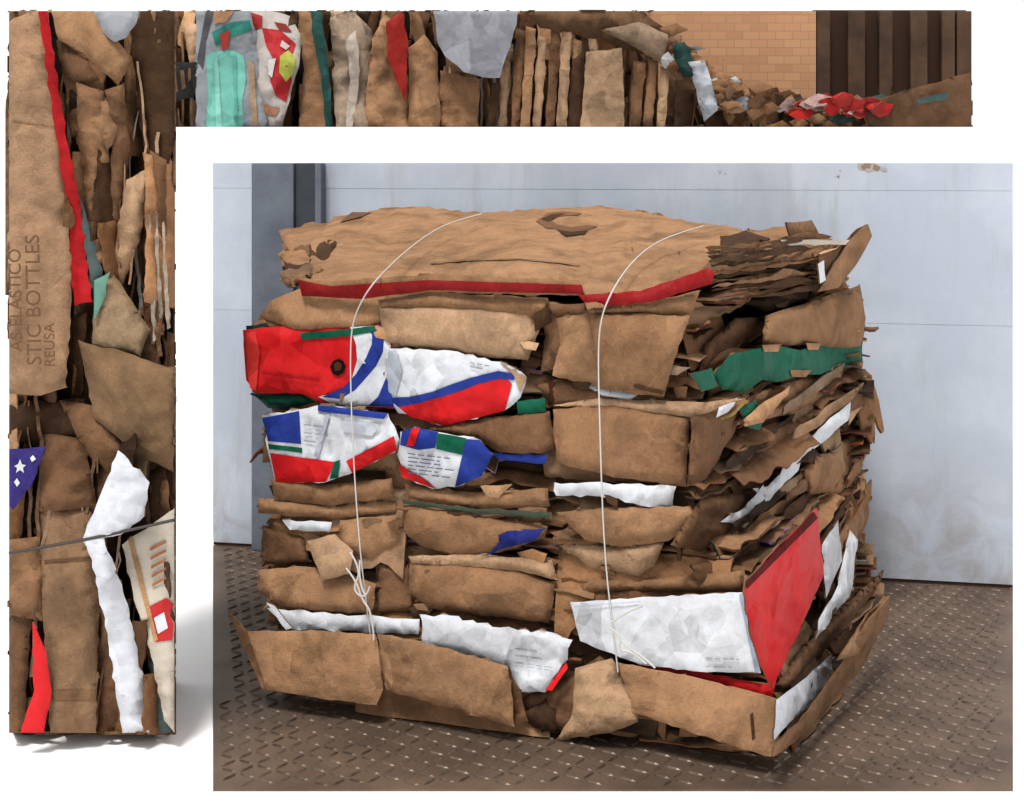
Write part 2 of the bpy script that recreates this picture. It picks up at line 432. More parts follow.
P([(420,614),(450,615),(500,627),(548,632),(572,640),(568,660),(545,693),(515,694),(508,668),(422,642)],WHT,off=.11,amp=.012,roll=.010,jit=2.2,
  patches=rows(515,648,555,662,3,(180,184,192),sk=.14,h=1.0)+[([(545,690),(566,662),(568,668),(552,691)],RED)])
P([(515,698),(545,690),(600,655),(618,670),(640,715),(612,730),(570,738),(556,728),(530,716)],BRN,off=.09,amp=.03)
P([(575,668),(612,658),(640,700),(638,722),(610,733),(556,740),(572,715)],LT,off=.14,amp=.02,nf=5)
P([(520,716),(545,700),(560,712),(556,734),(535,728)],DBR,off=.12,amp=.03)
P([(570,602),(650,597),(744,592),(752,640),(761,673),(700,672),(640,665),(580,641)],WHT,off=.115,amp=.008,roll=.006,
  patches=rows(706,658,748,666,2,(184,188,196),sk=.03)+[([(739,594),(743,593),(760,672),(755,672)],(170,178,194)),([(574,606),(640,601),(641,602.2),(574,607.5)],(200,204,212))])
P([(618,662),(690,676),(777,698),(777,740),(771,757),(720,742),(632,712)],TAN,off=.15,amp=.009,roll=.006,nf=5,tilt=(0,.03),patches=[([(750,715),(753,712),(755,738),(752,740)],(96,70,52))])
P([(640,664),(700,672),(775,686),(772,698),(690,678),(622,668)],RED,off=.10,roll=.01)
P([(298,277),(330,281),(435,274),(580,280),(586,296),(500,294),(430,292),(360,298),(302,296)],TAN2,off=.09,roll=.012,amp=.008,
  patches=[([(298,280),(330,286),(430,280),(582,285),(584,294),(500,292),(430,290),(362,299),(302,296)],(150,36,38))])
P([(578,295),(640,291),(708,268),(715,272),(712,284),(650,302),(590,308)],(158,36,38),off=.10,roll=.012)
P([(585,306),(650,302),(700,290),(690,318),(640,312),(590,316)],TAN2,off=.09,amp=.012)
# upturned corners and torn tabs of the squashed boxes
rt=random.Random(77)
for k in range(46):
    x=rt.uniform(262,690); y=rt.choice([330,345,372,405,428,480,500,512,545,560,600,640])+rt.uniform(-6,6)+(x-262)*.05
    w=rt.uniform(10,34); h=rt.uniform(5,15)
    P([(x,y),(x+w*.5,y-rt.uniform(0,5)),(x+w,y+rt.uniform(-3,3)),(x+w*rt.uniform(.5,.9),y+h),(x+w*.2,y+h*rt.uniform(.5,1))],vary(rt.choice([TAN,LT,BRN,TAN2,DBR]),rt),off=rt.uniform(.04,.08),roll=.005,amp=.012,tilt=(rt.uniform(-.1,.1),rt.uniform(-.15,.15)),jit=.8)
B.build('front_panels',bale)

# ---- side panels
B=Builder(); S=lambda *a,**k: panel(B,SU,*a,**k)
S([(765,316),(810,302),(860,285),(866,318),(862,350),(800,345),(762,346)],TAN2,off=.045,roll=.02,amp=.012)
S([(714,374),(728,356),(752,349),(768,346),(786,347),(800,350),(815,345),(838,344),(862,341),(863,366),(845,368),(822,374),(800,375),(778,382),(762,380),(745,392),(722,390)],GRN,off=.055,roll=.008,jit=1.0,amp=.014,nf=5,patches=[([(762,345),(782,344),(778,352),(764,352)],TAN),([(806,343),(822,343),(818,350),(808,350)],TAN),([(790,370),(812,370),(806,377),(792,377)],TAN2)])
S([(705,345),(735,318),(757,318),(750,345),(720,362),(700,372)],BRN,off=-.03,amp=.02)
S([(735,300),(790,296),(850,286),(800,302),(765,312)],DBR,off=-.02,amp=.02)
S([(690,374),(712,368),(718,386),(702,392)],GRN,off=.06,roll=.005)
S([(740,408),(756,400),(766,414),(760,430),(748,428)],GRN,off=.06,roll=.005,amp=.015)
S([(720,400),(780,385),(862,360),(860,392),(800,412),(740,425)],TAN,off=.035,amp=.02)
S([(735,432),(790,420),(862,385),(865,405),(800,445),(725,475)],BRN,off=.035,amp=.02)
S([(752,488),(768,486),(790,460),(830,418),(851,402),(848,420),(806,456),(775,502),(760,508),(764,496)],WHT,off=.065,roll=.01,amp=.012,jit=1.4)
S([(720,402),(738,398),(728,412),(716,418)],WHT,off=.07,roll=.01)
S([(720,522),(745,508),(764,484),(766,505),(745,528)],WHT,off=.06,roll=.01,amp=.014,jit=1.6)
S([(778,500),(820,455),(866,425),(870,450),(838,500),(800,530)],TAN2,off=.045,amp=.022)
S([(700,500),(750,490),(755,520),(700,552),(670,545)],BRN,off=.04,amp=.02)
S([(690,565),(760,545),(815,515),(800,545),(742,580),(700,590)],BRN,off=.04,amp=.018)
panel(B,SL,[(744,592),(746,581),(780,545),(817,508),(824,574),(800,630),(772,688),(764,672),(752,640)],RED,off=.075,amp=.008,roll=.006,patches=[([(814,512),(818,518),(747,589),(745,583)],(110,20,24))])
panel(B,SL,[(822,560),(850,500),(872,480),(868,520),(835,600),(815,622)],TAN2,off=.045,amp=.02)
panel(B,SL,[(850,530),(858,540),(852,590),(815,640),(818,620),(838,585)],WHT,off=.065,roll=.01,jit=1.4)
panel(B,SL,[(822,545),(838,520),(842,560),(826,598)],(206,208,212),off=.06,roll=.01)
panel(B,SL,[(776,700),(800,682),(832,655),(830,690),(790,722),(774,740)],(210,212,218),off=.085,roll=.01,amp=.012)
panel(B,SL,[(772,690),(800,650),(850,600),(884,570),(880,584),(835,640),(790,690)],BRN,off=.065,amp=.010)
panel(B,SL,[(773,757),(776,742),(800,722),(840,668),(870,619),(890,596),(888,616),(862,668),(822,716),(785,750)],TAN2,off=.13,amp=.006,roll=.004,tilt=(0,-.08))
panel(B,SL,[(838,660),(868,614),(886,596),(880,618),(858,655)],TAN,off=.15,amp=.006,roll=.004)
S([(800,470),(815,455),(838,452),(845,470),(832,492),(808,495)],TAN2,off=.075,amp=.016)
for k in range(30):
    rr=random.Random(k+140)
    x=rr.uniform(715,850); y=rr.uniform(400,600) ; L_=rr.uniform(25,70)
    if x>790 and y>500: continue
    S([(x,y),(x+L_*.5,y-L_*.32-4),(x+L_,y-L_*.7),(x+L_*.95,y-L_*.7+8),(x+L_*.4,y-L_*.25+rr.uniform(6,16)),(x-2,y+9)] if x+L_<866 else [(x,y),(862,y-20),(862,y-8),(x,y+10)],vary(rr.choice([TAN,BRN,TAN2,LT,DBR]),rr,.2),off=.055+rr.uniform(-.03,.02),roll=.01,amp=.02,jit=1.2)
for k in range(14):
    rr=random.Random(k+40)
    y=238+k*4.0
    S([(706+k*1.5,y+10),(770,y+3),(780+rr.uniform(0,56),y-6),(792+rr.uniform(0,46),y-1),(775,y+6),(712,y+13)],vary(rr.choice([TAN2,DBR,BRN,DBR,BRN]),rr,.2),off=.03+rr.uniform(-.05,.03),roll=.004,amp=.018,jit=1.3)
S([(818,292),(835,262),(850,240),(868,224),(872,236),(858,262),(838,288)],TAN2,off=.06,roll=.005,amp=.010)
S([(818,255),(838,248),(858,228),(868,224),(846,262),(822,290)],BRN,off=.045,roll=.005,amp=.010)
S([(786,222),(812,220),(820,236),(790,236)],TAN2,off=.0,roll=.005)
S([(780,240),(850,240),(846,245),(785,245)],CRM,off=.05,roll=.0)
S([(818,264),(824,260),(826,280),(820,284)],WHT,off=.07,roll=.0)
B.build('side_panels',bale)

# ---- top sheets
B=Builder(); T=lambda *a,**k: panel(B,TP,*a,**k)
for k in range(9):
    rr=random.Random(k+70)
    T([(287-rr.uniform(0,10),230+k*6),(312,222+k*5),(345,225+k*2),(330,250+k*3),(310,270+k*1.5),(288,256+k*4)],vary(rr.choice([TAN,BRN,TAN2,DBR]),rr),off=-0.03+.003*k,roll=.03,amp=.020,g=5,jit=2.0)
T([(600,240),(720,228),(742,232),(775,236),(800,250),(760,262),(712,285),(640,290)],BRN,off=-.02,amp=.012,g=7,jit=1.5)
T([(735,232),(790,226),(842,242),(800,262),(742,262)],TAN2,off=-.02,amp=.016,g=7,jit=1.5)
T([(720,236),(745,230),(770,238),(755,250),(722,262)],DBR,off=.0,amp=.02,g=6,jit=1.5)
T([(302,280),(296,268),(312,240),(335,216),(380,209),(420,207),(480,213),(540,209),(600,205),(650,213),(680,219),(742,229),(738,246),(712,262),(700,281),(650,300),(588,310),(580,285),(435,279),(340,292)],TAN,off=.022,roll=.018,rw=5,amp=.018,g=4,nf=11,thick=.007,jit=1.4,
  patches=[([(536,221),(548,213),(562,211),(582,213),(578,215),(560,216),(551,220),(556,224),(572,227),(586,225),(598,226),(588,230),(570,232),(556,229),(546,228)],BRN),([(541,219),(552,214),(566,213),(556,217),(548,222)],DBR),([(556,229),(572,232),(588,230),(584,234),(566,236)],DBR),([(340,222),(352,212),(372,212),(360,217)],BRN),([(430,262),(470,259),(520,258),(580,264),(580,265),(520,259),(470,260.2),(431,263)],TAN2)])
B.build('top_sheets',bale)

# ---- baling wires
def curve(name,pts,rad,mat,parent,cyc=False):
    cu=bpy.data.curves.new(name,'CURVE'); cu.dimensions='3D'; cu.bevel_depth=rad; cu.bevel_resolution=2
    sp=cu.splines.new('NURBS'); sp.points.add(len(pts)-1)
    for i,p in enumerate(pts): sp.points[i].co=(p[0],p[1],p[2],1)
    sp.use_endpoint_u=True; sp.order_u=3
    cu.materials.append(mat)
    return link(bpy.data.objects.new(name,cu),parent)
M_WIRE=plain('white_twine',(206,204,200),0.5)
M_WIRE2=plain('steel_wire',(92,88,86),0.4,0.6)
def wire(name,top,front,oo):
    pts=[TP(x,y,.045) for x,y in top]+[FP(x,y,o) for (x,y),o in zip(front,oo)]
    curve(name,pts,0.0022,M_WIRE,bale)
wire('baling_twine_1',[(482,214),(450,222),(425,236),(400,256),(388,268)],[(376,280),(364,296),(352,322),(350,360),(352,430),(356,500),(361,560),(366,600),(372,650)],[.17,.16,.13]+[.12]*6)
wire('baling_twine_2',[(704,226),(675,234),(650,246),(630,264)],[(612,290),(600,320),(598,360),(600,430),(602,500),(606,570),(612,620),(618,672)],[.15,.14]+[.12]*6)
def knot(i,pts,o=.15): curve('twine_knot_%d'%i,[FP(x,y,o) for x,y in pts],0.0028,M_WIRE,bale)
knot(1,[(346,568),(356,580),(362,600),(372,612),(374,640)])
knot(2,[(350,552),(362,570),(352,590),(366,600),(370,586)])
knot(3,[(360,560),(358,585),(366,596)])
knot(4,[(612,622),(625,612),(642,606)],.17)
knot(5,[(612,632),(628,648),(645,658),(655,668)],.17)
knot(6,[(610,628),(622,636),(618,650),(634,652),(646,664)],.17)

# ================================================================ neighbouring bale (sheets on edge)
LX0,LX1,LY0,LY1=9,174.5,11,733
LP=Plane((0,3.95,0),(0,-1,0),(LX0,LX1,LY0,LY1))
bale2=empty('cardboard_bale')
def slab_edges(B,PL,x0,x1,y0f,y1,n,r,pxm):
    for i in range(n):
        x=r.uniform(x0,x1); ya=r.uniform(y0f(x),y1-30); yb=min(y1,ya+r.uniform(60,260)); sl_=r.uniform(-.12,.12); sd=r.uniform(0,99)
        nn=max(4,int((yb-ya)/10)); verts=[];uv=[]; w0=r.uniform(0.02,0.09)
        for k in range(nn+1):
            y=ya+(yb-ya)*k/nn
            xx=x+sl_*(y-ya)+9*noise.noise(Vector((y/70,sd,0)))+2.5*noise.noise(Vector((y/15,sd,3)))
            for w in (-0.10,0.0,w0*(1+.3*noise.noise(Vector((y/20,sd,9))))):
                verts.append(PL(xx,y,w)); uv.append((y/pxm,w))
        faces=[[k*3+j,k*3+j+1,k*3+j+4,k*3+j+3] for k in range(nn) for j in range(2)]
        cc=r.choice([TAN,TAN2,BRN,LT,BRN,DBR,TAN,CRM]) if r.random()<.5 else r.choice([TAN,TAN2,BRN,LT])
        B.add(verts,faces,uv,lin(vary(cc,r,.18),GAIN),0,r.choice([.004,.006,.009])*380/pxm)
def vfill(B,PL,x0,x1,y0f,y1,r,wr,lr,colors,offs=(0,.05),g=6,amp=.016):
    x=x0
    while x<x1:
        w=r.uniform(*wr); y=y0f(x)-r.uniform(0,60)
        while y<y1:
            l=r.uniform(*lr); s_=r.uniform(-.15,.15)*l; w2=w*r.uniform(.6,1.4)
            poly=[(x,max(y,y0f(x))),(x+w2,max(y+r.uniform(-8,8),y0f(x))),(x+w2+s_*.5+r.uniform(-5,5),y+l*.5),(x+w+s_,y+l),(x+s_,y+l+r.uniform(-10,10)),(x+s_*.5+r.uniform(-4,4),y+l*.5)]
            if y+l>y0f(x)+15:
                try: panel(B,PL,poly,vary(r.choice(colors),r,.2),off=r.uniform(*offs),amp=amp,roll=.015,rw=3,g=g,thick=.004,nf=2,jit=1.0,tilt=(r.uniform(-.5,.5),0))
                except Exception: pass
            y+=l*r.uniform(.7,1.0)
        x+=w*0.75
r=random.Random(21); B=Builder()
vfill(B,LP,4,172,lambda x:8,738,r,(14,34),(50,160),[TAN,TAN2,BRN,BRN,DBR,LT,TAN2,DBR],offs=(-.04,.09),amp=.02)
slab_edges(B,LP,12,172,lambda x:11,733,75,r,380)
B.build('pressed_layers',bale2)
B=Builder(); Q=lambda *a,**k: panel(B,LP,*a,**dict(dict(g=6,jit=1.0),**k))
Q([(128,9),(176,9),(176,130),(160,210),(140,130)],(96,72,52),off=.07,amp=.012)
Q([(50,9),(98,9),(132,62),(118,86),(82,52),(58,40)],TAN,off=.12,amp=.018)
Q([(56,40),(82,54),(100,80),(76,84),(62,70)],BRN,off=.11,amp=.02)
Q([(92,9),(140,9),(136,24),(126,38),(114,42),(104,34)],(170,172,178),off=.13,roll=.02)
Q([(76,82),(104,92),(110,160),(98,200),(106,262),(92,270),(80,180)],TAN2,off=.09,amp=.03)
Q([(104,90),(124,84),(130,150),(118,235),(106,240),(112,150)],BRN,off=.10,amp=.03)
Q([(86,88),(112,100),(126,128),(108,150),(88,124)],TAN,off=.12,amp=.02)
Q([(126,180),(150,168),(140,240),(120,290),(112,262)],LT,off=.10,amp=.025)
Q([(150,150),(166,160),(166,300),(158,360),(150,300)],BRN,off=.08,amp=.02)
Q([(7,22),(38,9),(56,90),(68,200),(72,300),(66,388),(40,396),(7,394)],(188,154,124),off=.13,amp=.017,roll=.015,nf=6,patches=[([(12,120),(60,128),(60,129.2),(12,121.2)],TAN2)])
Q([(38,9),(47,9),(62,110),(80,200),(92,302),(74,306),(66,205),(52,110)],(184,34,40),off=.14,amp=.014,roll=.008,jit=1.3)
Q([(66,150),(78,190),(100,262),(108,300),(96,318),(84,240)],(96,110,108),off=.12,amp=.01,roll=.01)
Q([(94,282),(112,270),(150,330),(140,358),(92,344)],(172,148,120),off=.11,amp=.02)
Q([(94,280),(110,272),(104,300),(94,320)],(120,160,144),off=.13,roll=.01)
Q([(78,340),(120,350),(176,370),(174,472),(140,456),(94,418)],(150,122,94),off=.14,amp=.014,nf=6)
Q([(7,405),(80,398),(98,430),(60,450),(7,440)],DBR,off=.08,amp=.03)
Q([(60,400),(98,405),(130,450),(112,476),(84,452)],BRN,off=.10,amp=.03)
Q([(40,432),(84,438),(98,510),(38,512)],BRN,off=.10,amp=.03)
Q([(7,450),(46,447),(34,480),(13,510),(7,505)],(80,70,144),off=.13,amp=.008,roll=.01,patches=[([(14,466),(18,464),(20,459),(22,464),(26,465),(23,468),(24,473),(20,470),(16,473),(17,468)],WHT),([(14,482),(17,478),(20,483),(17,487)],WHT),([(30,458),(33,455),(36,459),(32,462)],WHT)])
Q([(7,540),(40,536),(46,622),(7,614)],TAN2,off=.11,amp=.02)
Q([(7,612),(32,606),(24,735),(7,735)],BRN,off=.11,amp=.02)
Q([(34,510),(92,508),(100,590),(96,735),(50,735),(42,600)],(162,131,103),off=.12,amp=.020,roll=.02,nf=6,patches=[([(50,690),(96,690),(96,700),(50,700)],(146,114,86)),([(44,560),(97,556),(97,559),(44,563)],(124,94,70))])
Q([(96,560),(126,600),(138,735),(98,735)],BRN,off=.08,amp=.03)
Q([(32,622),(46,650),(52,690),(44,735),(20,735),(34,690)],(220,52,56),off=.16,amp=.006,roll=.01)
Q([(122,545),(176,508),(176,735),(164,720),(150,650),(134,600)],CRM,off=.12,amp=.010,roll=.01,
  patches=[([(150,606),(166,598),(174,604),(170,616),(174,624),(172,640),(156,642),(150,626)],(200,62,64)),([(128,540),(132,536),(158,640),(154,642)],(200,160,120)),([(154,618),(164,612),(168,628),(158,634)],WHT)]+[([(150+k*0.5,548+k*9),(166,540+k*9),(166,543+k*9),(150+k*.5,551+k*9)],(200,134,100)) for k in range(5)])
Q([(118,450),(150,482),(144,516),(122,534),(104,538),(128,604),(146,690),(150,735),(122,735),(108,640),(92,560),(82,540)],(226,228,234),off=.15,amp=.024,roll=.015,jit=1.4,nf=6)
Q([(148,660),(176,650),(176,735),(160,735)],(90,104,102),off=.10,amp=.01)
for k in range(3):
    x=148+k*7; Q([(x,205+k*9),(x+2,203+k*9),(x+4,260),(x+7,300),(x+8,340-k*6),(x+5,342-k*6),(x+3,300),(x+1,260)],(186,170,154),off=.11,roll=.0,amp=.03,jit=1.0)
B.build('front_panels',bale2)
B=Builder(); vs=[]
for Y in (4.05,4.35):
    xa=(LX0+.5-CX)/F*4.05; xb=(LX1-.5-CX)/F*Y
    for X,Z in ((xa,0.0),(xb,0.0),(xb,H+151*4.05/F),(xa,H+151*4.05/F)): vs.append(Vector((X,Y,Z)))
B.add(vs,[[0,1,2,3],[5,4,7,6],[1,5,6,2],[4,0,3,7],[3,2,6,7],[0,4,5,1]],[(0,0)]*8,lin((46,33,24),GAIN),0,0)  # dark filler behind the sheets, coloured as shade for the gaps
B.build('shade_core',bale2,False)
curve('baling_wire',[LP(x,y,.19) for x,y in ((9,553),(50,546),(100,537),(174,520))],0.004,M_WIRE2,bale2)
M_INK=plain('stencil_ink',(116,88,66),0.9)
def stencil(txt,x,y,size):
    cu=bpy.data.curves.new('stencil','FONT'); cu.body=txt; cu.size=size; cu.extrude=.0006; cu.align_x='CENTER'; cu.align_y='CENTER'
    cu.materials.append(M_INK)
    o=link(bpy.data.objects.new('stencil_print',cu),bale2)
    o.location=LP(x,y,.168); o.rotation_euler=(math.pi/2,-math.radians(91),0); return o
stencil('STIC BOTTLES',34,300,.052)
stencil('AS ELASTICO',16,300,.044)
stencil('REUSA',50,345,.038)

# ================================================================ rear stack behind the white border wall
BY=6.25
RP=Plane((0,BY,0),(0,-1,0),(120,971.5,11,420))
bale3=empty('cardboard_bale')
def top(x): return 9 if x<640 else (11+ (x-640)*1.1 if x<700 else min(100,77+(x-700)*.25))
r=random.Random(33); B=Builder()
vfill(B,RP,150,960,lambda x:top(x)-2,150,r,(9,22),(40,130),[TAN,TAN2,BRN,LT,TAN,DBR,BRN],g=5,offs=(-.08,.08),amp=.022)
slab_edges(B,RP,170,965,lambda x:top(x),190,150,r,240)
B.build('pressed_layers',bale3)
B=Builder(); Z=lambda *a,**k: panel(B,RP,*a,**dict(dict(g=5,off=.12,jit=.9),**k))
Z([(150,9),(170,9),(174,70),(170,135),(150,135)],(88,64,48))
Z([(168,62),(197,62),(194,98),(168,102)],(52,50,48),off=.16,roll=.005,patches=[([(172,72),(176,72),(178,92),(174,92)],(130,104,80)),([(180,70),(184,70),(186,88),(182,90)],(130,104,80)),([(188,68),(191,68),(191,80),(188,82)],(130,104,80))])
Z([(196,9),(206,9),(250,9),(262,60),(268,135),(196,135)],(156,160,164),off=.14,amp=.03,mat=1,nf=5,
  patches=[([(206,56),(212,52),(232,50),(244,56),(246,80),(242,102),(244,128),(206,128),(208,96)],(130,194,180)),([(206,11),(214,11),(206,40),(203,70),(197,60)],(92,92,96)),([(212,32),(232,22),(250,20),(252,30),(234,36),(216,46)],(64,136,126)),([(248,60),(254,64),(258,128),(252,128)],(186,160,134)),([(214,11),(234,11),(226,22),(214,24)],(190,150,120)),([(214,60),(218,58),(222,128),(216,128)],(150,206,194)),([(233,54),(236,54),(238,128),(235,128)],(108,180,168)),([(220,34),(230,30),(228,48),(222,50)],(190,80,70))])
Z([(238,9),(268,9),(290,16),(302,34),(300,60),(290,100),(280,135),(262,135),(256,60)],(194,186,180),off=.16,amp=.03,nf=5,
  patches=[([(262,28),(280,30),(296,44),(290,62),(292,80),(286,102),(276,96),(270,80),(274,60),(266,46)],(184,52,58)),([(280,56),(288,50),(296,58),(294,72),(286,82),(279,72)],(180,186,90)),([(236,18),(250,12),(262,16),(262,28),(250,30),(240,36)],(176,62,58)),([(240,40),(250,36),(256,42),(250,52)],(70,120,96)),([(262,104),(280,108),(276,116),(264,114)],(176,134,108)),([(274,22),(286,24),(292,32),(280,30)],(150,66,62)),([(268,60),(276,58),(272,78),(268,74)],(216,210,206)),([(282,40),(290,46),(286,50),(280,46)],(216,200,196))])
Z([(298,9),(312,9),(332,60),(334,135),(298,135),(304,70)],TAN2,off=.13,amp=.03)
Z([(308,9),(321,9),(328,60),(333,128),(326,130),(320,70)],(48,90,84),off=.17,roll=.01,amp=.015)
Z([(330,18),(352,9),(372,30),(368,135),(336,135)],(186,166,146),off=.14,amp=.04)
Z([(346,40),(356,30),(360,70),(352,135),(345,135),(350,80)],(196,184,172),off=.18,roll=.01,amp=.025)
Z([(372,40),(384,14),(404,30),(412,135),(362,135)],TAN,off=.15,amp=.04)
Z([(386,22),(402,11),(408,40),(406,104),(398,84),(388,60)],(166,48,40),off=.21,roll=.01,amp=.01)
Z([(408,48),(424,34),(438,52),(440,135),(408,135)],TAN,off=.15,amp=.04)
Z([(440,70),(480,80),(478,135),(440,135)],(174,136,104),off=.13,amp=.04)
Z([(433,9),(518,9),(517,24),(512,40),(500,78),(482,77),(464,72),(445,56),(438,44)],(162,163,170),off=.22,amp=.006,roll=.005)
for k,(x,w,t,c) in enumerate([(498,8,20,LT),(510,9,28,BRN),(520,10,26,TAN),(532,9,35,LT),(545,9,30,BRN),(556,10,28,LT),(567,9,38,TAN),(486,9,82,DBR),(628,12,60,BRN),(642,10,58,TAN2),(655,9,66,LT)]):
    Z([(x+6,t),(x+6+w,t+3),(x+w,135),(x,135)],c,off=.15+.01*(k%3),roll=.02,amp=.012)
Z([(520,9),(570,9),(640,12),(668,30),(672,58),(640,54),(600,40),(540,28)],(136,106,80),off=.16,amp=.04,nf=5)
Z([(600,30),(640,22),(668,34),(664,66),(640,50)],(168,146,124),off=.2,amp=.03)
Z([(572,60),(584,50),(590,135),(566,135)],DBR,off=.17)
Z([(586,52),(622,48),(625,135),(580,135)],(190,160,130),off=.2,amp=.008,roll=.01)
rr=random.Random(8)
for k in range(110):
    x=rr.uniform(655,960); y=top(x)+rr.uniform(-4,34); w=rr.uniform(8,34); h=rr.uniform(4,12)
    c=vary(rr.choice([TAN,BRN,LT,TAN2,TAN,BRN,(200,202,206),(186,188,192),(70,96,92),TAN2,BRN,DBR,TAN]),rr)
    Z([(x,y),(x+w*.6,y-h*.6),(x+w,y+h*.2),(x+w*.4,y+h)],c,off=.14+rr.uniform(0,.06),roll=.01,amp=.02,jit=.8)
Z([(688,62),(704,60),(712,84),(718,110),(704,122),(696,90)],(208,212,218),off=.2,amp=.03)
Z([(672,45),(684,42),(690,50),(694,76),(684,78),(676,66)],(50,82,78),off=.2,amp=.02)
for k in range(20):
    x=782+k*4.8; y=104+rr.uniform(-7,9); a=rr.uniform(0,3); w=rr.uniform(12,28); h=rr.uniform(3,7)
    Z([(x,y),(x+w*.5,y-h),(x+w,y-a),(x+w*.8,y+h),(x+w*.3,y+h*1.4),(x-2,y+h*.6)],rr.choice([(196,56,50),(180,62,58),(206,172,166),(170,46,44),(196,56,50)]),off=.23+rr.uniform(-.03,.03),roll=.005,amp=.02,jit=1,tilt=(rr.uniform(-.3,.3),rr.uniform(-.3,.3)))
Z([(858,104),(900,92),(971,72),(974,135),(872,135)],(120,92,70),off=.21,amp=.015)
Z([(915,100),(950,92),(948,99),(920,104)],(80,104,102),off=.26,roll=.0,amp=.004)
B.build('front_panels',bale3)
B=Builder()
def zz(y,Y): return H-(y-HY)*Y/F
def boxv(x0,x1,y0,y1,z0,z1):
    return [Vector((x,y,z)) for y in (y0,y1) for x,z in ((x0,z0),(x1,z0),(x1,z1),(x0,z1))]
QF=[[0,1,2,3],[5,4,7,6],[1,5,6,2],[4,0,3,7],[3,2,6,7],[0,4,5,1]]
B.add(boxv(-1.50,(645-CX)/F*6.3,6.38,6.75,0,zz(11.5,6.38)),QF,[(0,0)]*8,lin((46,33,24),GAIN),0,0)  # backing boxes given a dark colour as the shade between sheets
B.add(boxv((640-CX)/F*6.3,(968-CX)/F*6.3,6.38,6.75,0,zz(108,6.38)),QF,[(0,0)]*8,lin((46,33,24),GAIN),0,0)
B.build('shade_core',bale3,False)

# ================================================================ room shell
def mesh_obj(name,verts,faces,mat,parent=None,bevel=0):
    me=bpy.data.meshes.new(name); me.from_pydata([tuple(v) for v in verts],[],faces); me.materials.append(mat); me.update()
    o=link(bpy.data.objects.new(name,me),parent)
    bm=bmesh.new(); bm.from_mesh(me); bmesh.ops.recalc_face_normals(bm,faces=bm.faces); bm.to_mesh(me); bm.free()
    if bevel:
        b=o.modifiers.new('bevel','BEVEL'); b.width=bevel; b.segments=2
    return o
M_WHITE=plain('border_white',(252,252,252),0.9,k=1.0)
DZ=-0.005
mesh_obj('floor',[(-14,-6,DZ),(14,-6,DZ),(14,16,DZ),(-14,16,DZ)],[[0,1,2,3]],M_WHITE)  # white surround built as a floor
mesh_obj('wall_white_border',boxv((175-CX)/F*6.0,2.6,6.0,6.06,DZ,zz(127,6.0)),QF,M_WHITE)  # white border strip built as a wall

# painted sheet-metal wall (slightly skewed)
WA=Vector(((213-CX)/F*5.89,5.89,0)); WB=Vector(((1013-CX)/F*5.29,5.29,0))
M_PANEL=plain('painted_steel',(194,201,213),0.6,0,2.2,(210,216,226),0.25,k=.68)
nt=M_PANEL.node_tree; N=nt.nodes; Lk=nt.links; bs=N['Principled BSDF']; ramp=[n for n in N if n.type=='VALTORGB'][0]
tc=[n for n in N if n.type=='TEX_COORD'][0]
def mixin(prev,scale,p0,p1,colr,maxf,stretch=None,dist=0,low=None):
    n3=N.new('ShaderNodeTexNoise'); n3.inputs['Scale'].default_value=scale; n3.inputs['Detail'].default_value=10; n3.inputs['Roughness'].default_value=.7; n3.inputs['Distortion'].default_value=dist
    if stretch:
        mp=N.new('ShaderNodeMapping'); mp.inputs['Scale'].default_value=stretch; Lk.new(tc.outputs['Object'],mp.inputs['Vector']); Lk.new(mp.outputs['Vector'],n3.inputs['Vector'])
    else: Lk.new(tc.outputs['Object'],n3.inputs['Vector'])
    r3=N.new('ShaderNodeMapRange'); r3.inputs['From Min'].default_value=p0; r3.inputs['From Max'].default_value=p1; r3.inputs['To Max'].default_value=maxf
    Lk.new(n3.outputs['Fac'],r3.inputs['Value']); fac=r3.outputs['Result']
    if low:
        sx=N.new('ShaderNodeSeparateXYZ'); Lk.new(tc.outputs['Object'],sx.inputs['Vector'])
        r4=N.new('ShaderNodeMapRange'); r4.inputs['From Min'].default_value=0; r4.inputs['From Max'].default_value=low; r4.inputs['To Min'].default_value=1; r4.inputs['To Max'].default_value=0
        Lk.new(sx.outputs['Z'],r4.inputs['Value']); mm=N.new('ShaderNodeMath'); mm.operation='MULTIPLY'; Lk.new(fac,mm.inputs[0]); Lk.new(r4.outputs['Result'],mm.inputs[1]); fac=mm.outputs[0]
    mx=N.new('ShaderNodeMixRGB'); mx.inputs['Color2'].default_value=lin(colr,PK); Lk.new(fac,mx.inputs['Fac']); Lk.new(prev,mx.inputs['Color1'])
    return mx.outputs['Color']
o_=mixin(ramp.outputs['Color'],1.6,.5,.7,(180,185,193),.6,(1,1,.5),1.0)
o_=mixin(o_,3.5,.54,.74,(170,168,166),.5,(3,3,.35))
o_=mixin(o_,4.5,.40,.72,(152,142,132),.85,(1.2,1.2,1),1.0,.55)
o_=mixin(o_,9,.68,.71,(132,108,94),.9)
Lk.new(o_,bs.inputs['Base Color'])
wd=(WB-WA); wn=Vector((wd.y,-wd.x,0)).normalized()
if wn.y>0: wn=-wn
wall=empty('wall_back')
def wallbox(name,t0,t1,z0,z1,d0,d1,mat,bev=.004,parent=wall):
    vs=[]
    for dd in (d1,d0):
        for t,z in ((t0,z0),(t1,z0),(t1,z1),(t0,z1)):
            p=WA+wd*t+wn*dd; vs.append((p.x,p.y,z))
    return mesh_obj(name,vs,QF,mat,parent,bev)
wallbox('sheet_lower',0,1,.012,.9252,-.04,0,M_PANEL,0)
wallbox('sheet_middle',0,1,.9252,1.4025,-.04,.001,M_PANEL,0)
wallbox('sheet_upper',0,1,1.4025,1.5,-.04,.002,M_PANEL,0)
M_RUST=plain('rusty_edge',(92,66,52),.8,0,20,(60,46,40))
